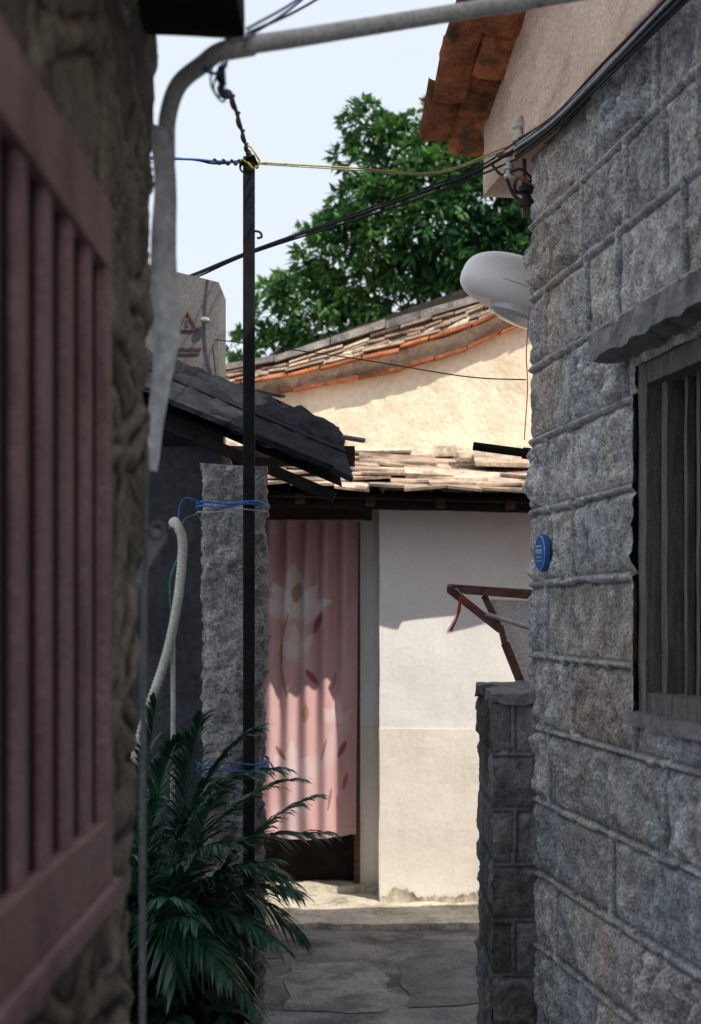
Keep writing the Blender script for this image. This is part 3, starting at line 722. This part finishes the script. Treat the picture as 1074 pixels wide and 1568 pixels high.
op=empty('overhead_pipe')
tube('pipe_run',[(-.346,2.735,2.20),(-.345,2.735,2.34),(-.344,2.735,2.46),(-.341,2.728,2.525),(-.318,2.70,2.575),(-.27,2.65,2.594),(-.217,2.60,2.604),(-.10,2.673,2.652),(.10,2.80,2.735),(.419,3.0,2.866),(.95,3.33,3.085)],.0165,M['pvc'],op,res=8)
d=Vector((.636,.4,.262)).normalized(); p=Vector((-.217,2.60,2.604))
for i,t in enumerate((.0,.66)): tube('coupling_%d'%i,[p+d*t,p+d*(t+.05)],.0190,M['pvc'],op,smooth=False,res=8)
tube('tie_loop',[(-.245+.022*math.cos(a),2.635+.022*math.sin(a)*.4,2.596+.026*math.sin(a)) for k,a in enumerate(np.linspace(0,6.28,20))],.003,M['bluewire'],op,smooth=False)

# ------------------------------------------------------------------ wires
ow=empty('overhead_cables')
def wire(nm,pts,r,m,n=10): return tube(nm,pts,r,M[m],ow,n=n,res=2)
tw=[(-.235,2.64,2.585),(-.245,2.8,2.60),(-.262,3.1,2.70),(-.276,3.4,2.80),(-.306,4.1,2.96),(-.325,4.6,3.06),(-.335,4.85,3.12)]
wire('drop_cable',tw,.005,'cable')
P=catmull(tw,12); wire('drop_cable_twist',[p+Vector((math.cos(i*.9)*.007,0,math.sin(i*.9)*.007)) for i,p in enumerate(P)],.003,'cable',2)
wire('drop_cable_blue',[(-.23,2.62,2.60),(-.225,2.62,2.555),(-.235,2.63,2.53),(-.25,2.62,2.55),(-.245,2.62,2.60)],.002,'bluewire')
wire('drop_cable_blue_2',[(-.235,2.66,2.60),(-.25,2.67,2.56),(-.235,2.7,2.545),(-.228,2.7,2.57)],.002,'bluewire')
wire('left_wire',[(-1.3,4.9,3.13),(-.61,4.86,3.112),(-.45,4.86,3.104),(-.355,4.86,3.10)],.004,'bluewire')
wire('left_wire_2',[(-1.3,4.9,3.14),(-.61,4.87,3.118),(-.45,4.86,3.096),(-.355,4.86,3.108)],.0035,'cable')
P=catmull([(-.46,4.86,3.103),(-.40,4.86,3.10),(-.35,4.86,3.10)],10)
wire('splice',[p+Vector((0,math.cos(i*1.3)*.007,math.sin(i*1.3)*.008)) for i,p in enumerate(P)],.0035,'cable',2)
wire('yellow_line',[(-.32,4.86,3.10),(-.0,5.0,3.125),(.3,5.2,3.17),(.55,5.12,3.235)],.003,'yellowwire')
wire('yellow_line_2',[(-.32,4.86,3.095),(-.0,5.0,3.118),(.3,5.2,3.165),(.55,5.12,3.225)],.0022,'greywire')
for i,(dz,r_) in enumerate(((0,.0055),(.012,.0035),(-.018,.004))):
    wire('service_drop_%d'%i,[(-.74,6.22,3.02),(-.64,6.12,3.022+dz*.6),(-.38,5.85,3.055+dz*.4),(.16,5.5,3.145+dz),(.45,5.3,3.20+dz),(.575,5.06,3.21+dz*2)],r_,'cable')
def onw(s,d,z): q=O+u*s+n*d; return (q.x,q.y,z)
for i in range(7):
    dz=[.0,.014,.028,-.014,.040,.006,-.024][i]; dd=[.05,.055,.048,.06,.05,.066,.055][i]
    pts=[(.575,5.06,3.20+dz*1.3),onw(.05,dd,3.17+dz),onw(.45,dd,3.125+dz*.8+.006*math.sin(i)),onw(.9,dd,3.10+dz+.008*math.cos(i*2)),onw(1.4,dd+.01,3.07+dz*.9),onw(2.2,dd,3.05+dz),onw(4,dd,3.1+dz)]
    wire('wall_bundle_%d'%i,pts,[.008,.0065,.005,.006,.0045,.005,.004][i],['cable','cable','greywire','cable','cable','greywire','cable'][i])
wire('thin_line',[(-.56,6.05,2.735),(0,5.6,2.58),(.4,5.2,2.445),(.60,5.0,2.40)],.0022,'cable')
wire('red_lead',[(.617,5.04,2.66),(.606,5.04,2.5),(.61,5.04,2.38),(.60,5.05,2.2)],.0018,'redwire')
for i,(a,b,m_) in enumerate((((-.18,2.55,2.62),(.02,4.2,3.50),'bluewire'),((-.18,2.55,2.612),(.06,4.2,3.47),'cable'),((-.19,2.55,2.60),(-.02,4.2,3.47),'bluewire'))):
    a=Vector(a);b=Vector(b); wire('eave_line_%d'%i,[a,a.lerp(b,.3)-Vector((0,0,.012)),a.lerp(b,.65)-Vector((0,0,.010)),b,b+(b-a)],.003,m_)

# ------------------------------------------------------------------ tree
tr=empty('broadleaf_tree')
blobs=[(-.50,14,4.50,.42),(-.85,14.1,4.12,.30),(-.23,14.0,4.45,.5),(.02,13.9,4.95,.55),(.46,13.8,5.22,.62),(.35,14.1,6.0,.42),(.20,14.0,5.55,.38),(.16,14.1,6.28,.25),(.80,14.0,6.0,.50),(1.3,14.1,6.15,.5),(-.18,14,5.15,.30),
 (1.0,13.7,5.35,.72),(1.65,13.8,5.4,.8),(.52,14,4.5,.6),(1.27,13.8,4.75,.7),(2.3,14,5.6,.9),(2.1,14,4.7,.85),(.95,14.3,6.35,.28),(.1,14.2,3.9,.5),(.9,14.2,4.0,.6),(1.8,14.4,6.3,.5),(-.6,14.2,3.8,.35)]
LV=[];LF=[]
def add_leaves(c,dirs,L_,w_):
    global LV,LF
    k=len(dirs); c=np.asarray(c); d=dirs/np.linalg.norm(dirs,axis=1,keepdims=True)
    up=rng.normal(size=(k,3))*.5+np.array([0,0,1.0]); sd=np.cross(d,up); sd/=np.linalg.norm(sd,axis=1,keepdims=True)+1e-9
    L=L_*rng.uniform(.7,1.25,(k,1)); w=w_*rng.uniform(.8,1.2,(k,1)); st=c+d*L*.15
    droop=np.array([0,0,-1.0])*L*.22
    v=np.stack([st,st+d*L*.45+sd*w+droop*.2,st+d*L+droop,st+d*L*.45-sd*w+droop*.2],1).reshape(-1,3)
    b=sum(len(x) for x in LV); LV.append(v); LF.append(np.arange(k*4).reshape(-1,4)+b)
for (x,y,z,r_) in blobs:
    nc=int(170*r_*r_/.25)
    for i in range(nc):
        d=rng.normal(size=3); d/=np.linalg.norm(d)
        if d[1]>.45: continue
        rr=r_*(rng.uniform(.60,1.0)+.30*noise.noise(Vector((d[0]*2.6+x,d[1]*2.6,d[2]*2.6+z))))
        c=np.array([x,y,z])+d*rr*np.array([1,1,.92]); k=rng.integers(10,15)
        dirs=rng.normal(size=(k,3))*.8+d*.9+np.array([0,-.3,.0]); add_leaves(c,dirs,.115,.023)
v=np.concatenate(LV); f=np.concatenate(LF); mesh_obj('crown_leaves',v.tolist(),f.tolist(),M['leaf'],tr)
tube('trunk',[(1.15,14.4,0),(1.1,14.35,1.6),(1.2,14.3,3.0),(1.1,14.2,4.2),(1.15,14.1,5.3)],.20,M['bark'],tr,radii=[1.2,.9,.75,.5,.2])
for i,(e) in enumerate(((-.5,14,4.4),(.1,13.95,4.9),(.5,14.0,5.9),(1.7,14,5.6),(2.2,14,5.0),(.9,14.0,6.1))):
    a=Vector((1.15,14.3,2.9+.25*i)); b=Vector(e); tube('limb_%d'%i,[a,a.lerp(b,.5)+Vector((0,0,-.08)),b],.07,M['bark'],tr,radii=[1,.6,.2])

# ------------------------------------------------------------------ palm and undergrowth
pl=empty('palm_plant'); PV=[];PF=[]
def frond(base,tip,arch,nl=38,ll=.19,w=.0062):
    a=Vector(base);b=Vector(tip); mid=a.lerp(b,.5)+Vector((0,0,arch)); pts=[]
    for i in range(nl+1):
        t=i/nl; pts.append((1-t)**2*a+2*t*(1-t)*mid+t*t*b)
    tube('rachis',pts,.004,M['palm'],pl,smooth=False,res=2,radii=[1.2,.8,.3])
    for i in range(int(nl*.22),nl+1):
        t=i/nl; p=pts[i]; d=(pts[min(nl,i+1)]-pts[max(0,i-1)]).normalized()
        sd=d.cross(Vector((0,0,1))).normalized()
        for s_ in (-1,1):
            L_=ll*(1-.60*abs(t-.45)/.55)*random.uniform(.75,1.15)
            dr=(d*(.85+.5*t)+sd*s_*(.9-.35*t)+Vector((0,0,random.uniform(-.1,.22)))+Vector([random.uniform(-.1,.1) for _ in range(3)])).normalized()
            n0=len(PV); wv=dr.cross(Vector((0,0,1))).normalized()*w; wv=wv+Vector((0,0,random.uniform(-.6,.6)*w))
            q=[p,p+dr*L_*.35,p+dr*L_*.7+Vector((0,0,-.12*L_)),p+dr*L_+Vector((0,0,-.35*L_))]
            ww=[.4,1,.75,0]
            for m_,qq in enumerate(q): PV.append(qq-wv*ww[m_]); PV.append(qq+wv*ww[m_])
            for m_ in range(3): k=n0+m_*2; PF.append((k,k+1,k+3,k+2))
cB=(-.62,4.55,.55)
tips=[(-.12,4.45,1.04),(-.09,4.4,.94),(-.16,4.3,.78),(-.16,4.5,.62),(-.22,4.35,1.14),(-.30,4.5,1.24),(-.45,4.4,1.28),(-.60,4.5,1.32),(-.22,4.2,.66),(-.35,4.1,.95),(-.42,4.0,.76),(-.55,4.1,1.08),(-.28,4.15,.50),(-.72,4.3,1.14),(-.5,4.2,.55),(-.18,4.6,1.08),
 (-.24,4.25,.88),(-.38,4.2,1.08),(-.30,4.3,.62),(-.2,4.4,.80),(-.45,4.15,.90),(-.34,4.05,.60),(-.5,4.0,.82),(-.62,4.1,.92),(-.52,4.4,1.22)]
for i,t in enumerate(tips):
    frond((cB[0]+random.uniform(-.08,.08),cB[1]+random.uniform(-.06,.06),cB[2]+random.uniform(-.15,.25)),t,random.uniform(.10,.20))
mesh_obj('leaflets',PV,PF,M['palm'],pl)
for i in range(5): tube('stem_%d'%i,[(-.66+random.uniform(-.05,.05),4.58,0),(-.66+random.uniform(-.08,.08),4.56,.5)],.012,M['palm'],pl,smooth=False)
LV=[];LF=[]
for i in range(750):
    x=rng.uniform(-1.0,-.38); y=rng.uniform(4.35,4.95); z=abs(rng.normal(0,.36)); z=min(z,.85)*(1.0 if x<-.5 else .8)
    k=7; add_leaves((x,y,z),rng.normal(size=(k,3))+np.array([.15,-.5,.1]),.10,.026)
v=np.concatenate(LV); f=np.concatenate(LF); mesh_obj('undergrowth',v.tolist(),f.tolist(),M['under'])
vs=[];fs=[]
for i in range(5):
    c=Vector((-.36+random.uniform(-.08,.05),4.75+.1*i,.02)); r_=random.uniform(.05,.10)
    o_=len(vs);K=14
    for a in range(8):
        for b in range(K):
            th=math.pi*a/7;ph=2*math.pi*b/K; d_=Vector((math.sin(th)*math.cos(ph),math.sin(th)*math.sin(ph),math.cos(th)*.7)); vs.append(c+d_*r_*(1+.3*noise.noise(d_*2+c*5)))
    for a in range(7):
        for b in range(K): q=o_+a*K+b;w=o_+a*K+(b+1)%K; fs.append((q,w,w+K,q+K))
mesh_obj('loose_stones',vs,fs,M['pillar'],None,True)

# ------------------------------------------------------------------ light, sky, camera
EL,AZ=51,133.5
w=bpy.data.worlds.new('World'); scene.world=w; w.use_nodes=True; nt=w.node_tree
bg=nt.nodes['Background']; sk=nt.nodes.new('ShaderNodeTexSky'); sk.sky_type='NISHITA'; sk.sun_disc=False
sk.sun_elevation=math.radians(EL); sk.sun_rotation=math.radians(AZ); sk.dust_density=4; sk.air_density=1.2; sk.ozone_density=1
hz=nt.nodes.new('ShaderNodeMixRGB'); hz.inputs[0].default_value=.86; hz.inputs[2].default_value=(6.1,6.6,7.2,1)
nt.links.new(sk.outputs[0],hz.inputs[1]); nt.links.new(hz.outputs[0],bg.inputs[0]); bg.inputs[1].default_value=.15
ld=bpy.data.lights.new('sun','SUN'); ld.energy=5; ld.angle=math.radians(.5); ld.color=(1,.91,.76)
lo=bpy.data.objects.new('sun',ld); link(lo)
dirv=Vector((-math.sin(math.radians(AZ))*math.cos(math.radians(EL)),-math.cos(math.radians(AZ))*math.cos(math.radians(EL)),-math.sin(math.radians(EL))))
lo.rotation_euler=dirv.to_track_quat('-Z','Y').to_euler(); lo.location=(5,-5,10)
cam=bpy.data.cameras.new('camera'); co=bpy.data.objects.new('camera',cam); link(co); scene.camera=co
co.location=(0,0,1.6); co.rotation_euler=(math.radians(90),0,0)
cam.lens=51.43; cam.sensor_width=36; cam.shift_y=.0995; cam.clip_end=500; cam.clip_start=.05
cam.dof.use_dof=True; cam.dof.focus_distance=5.4; cam.dof.aperture_fstop=3.6
scene.view_settings.view_transform='Standard'; scene.view_settings.look='None'; scene.view_settings.exposure=0
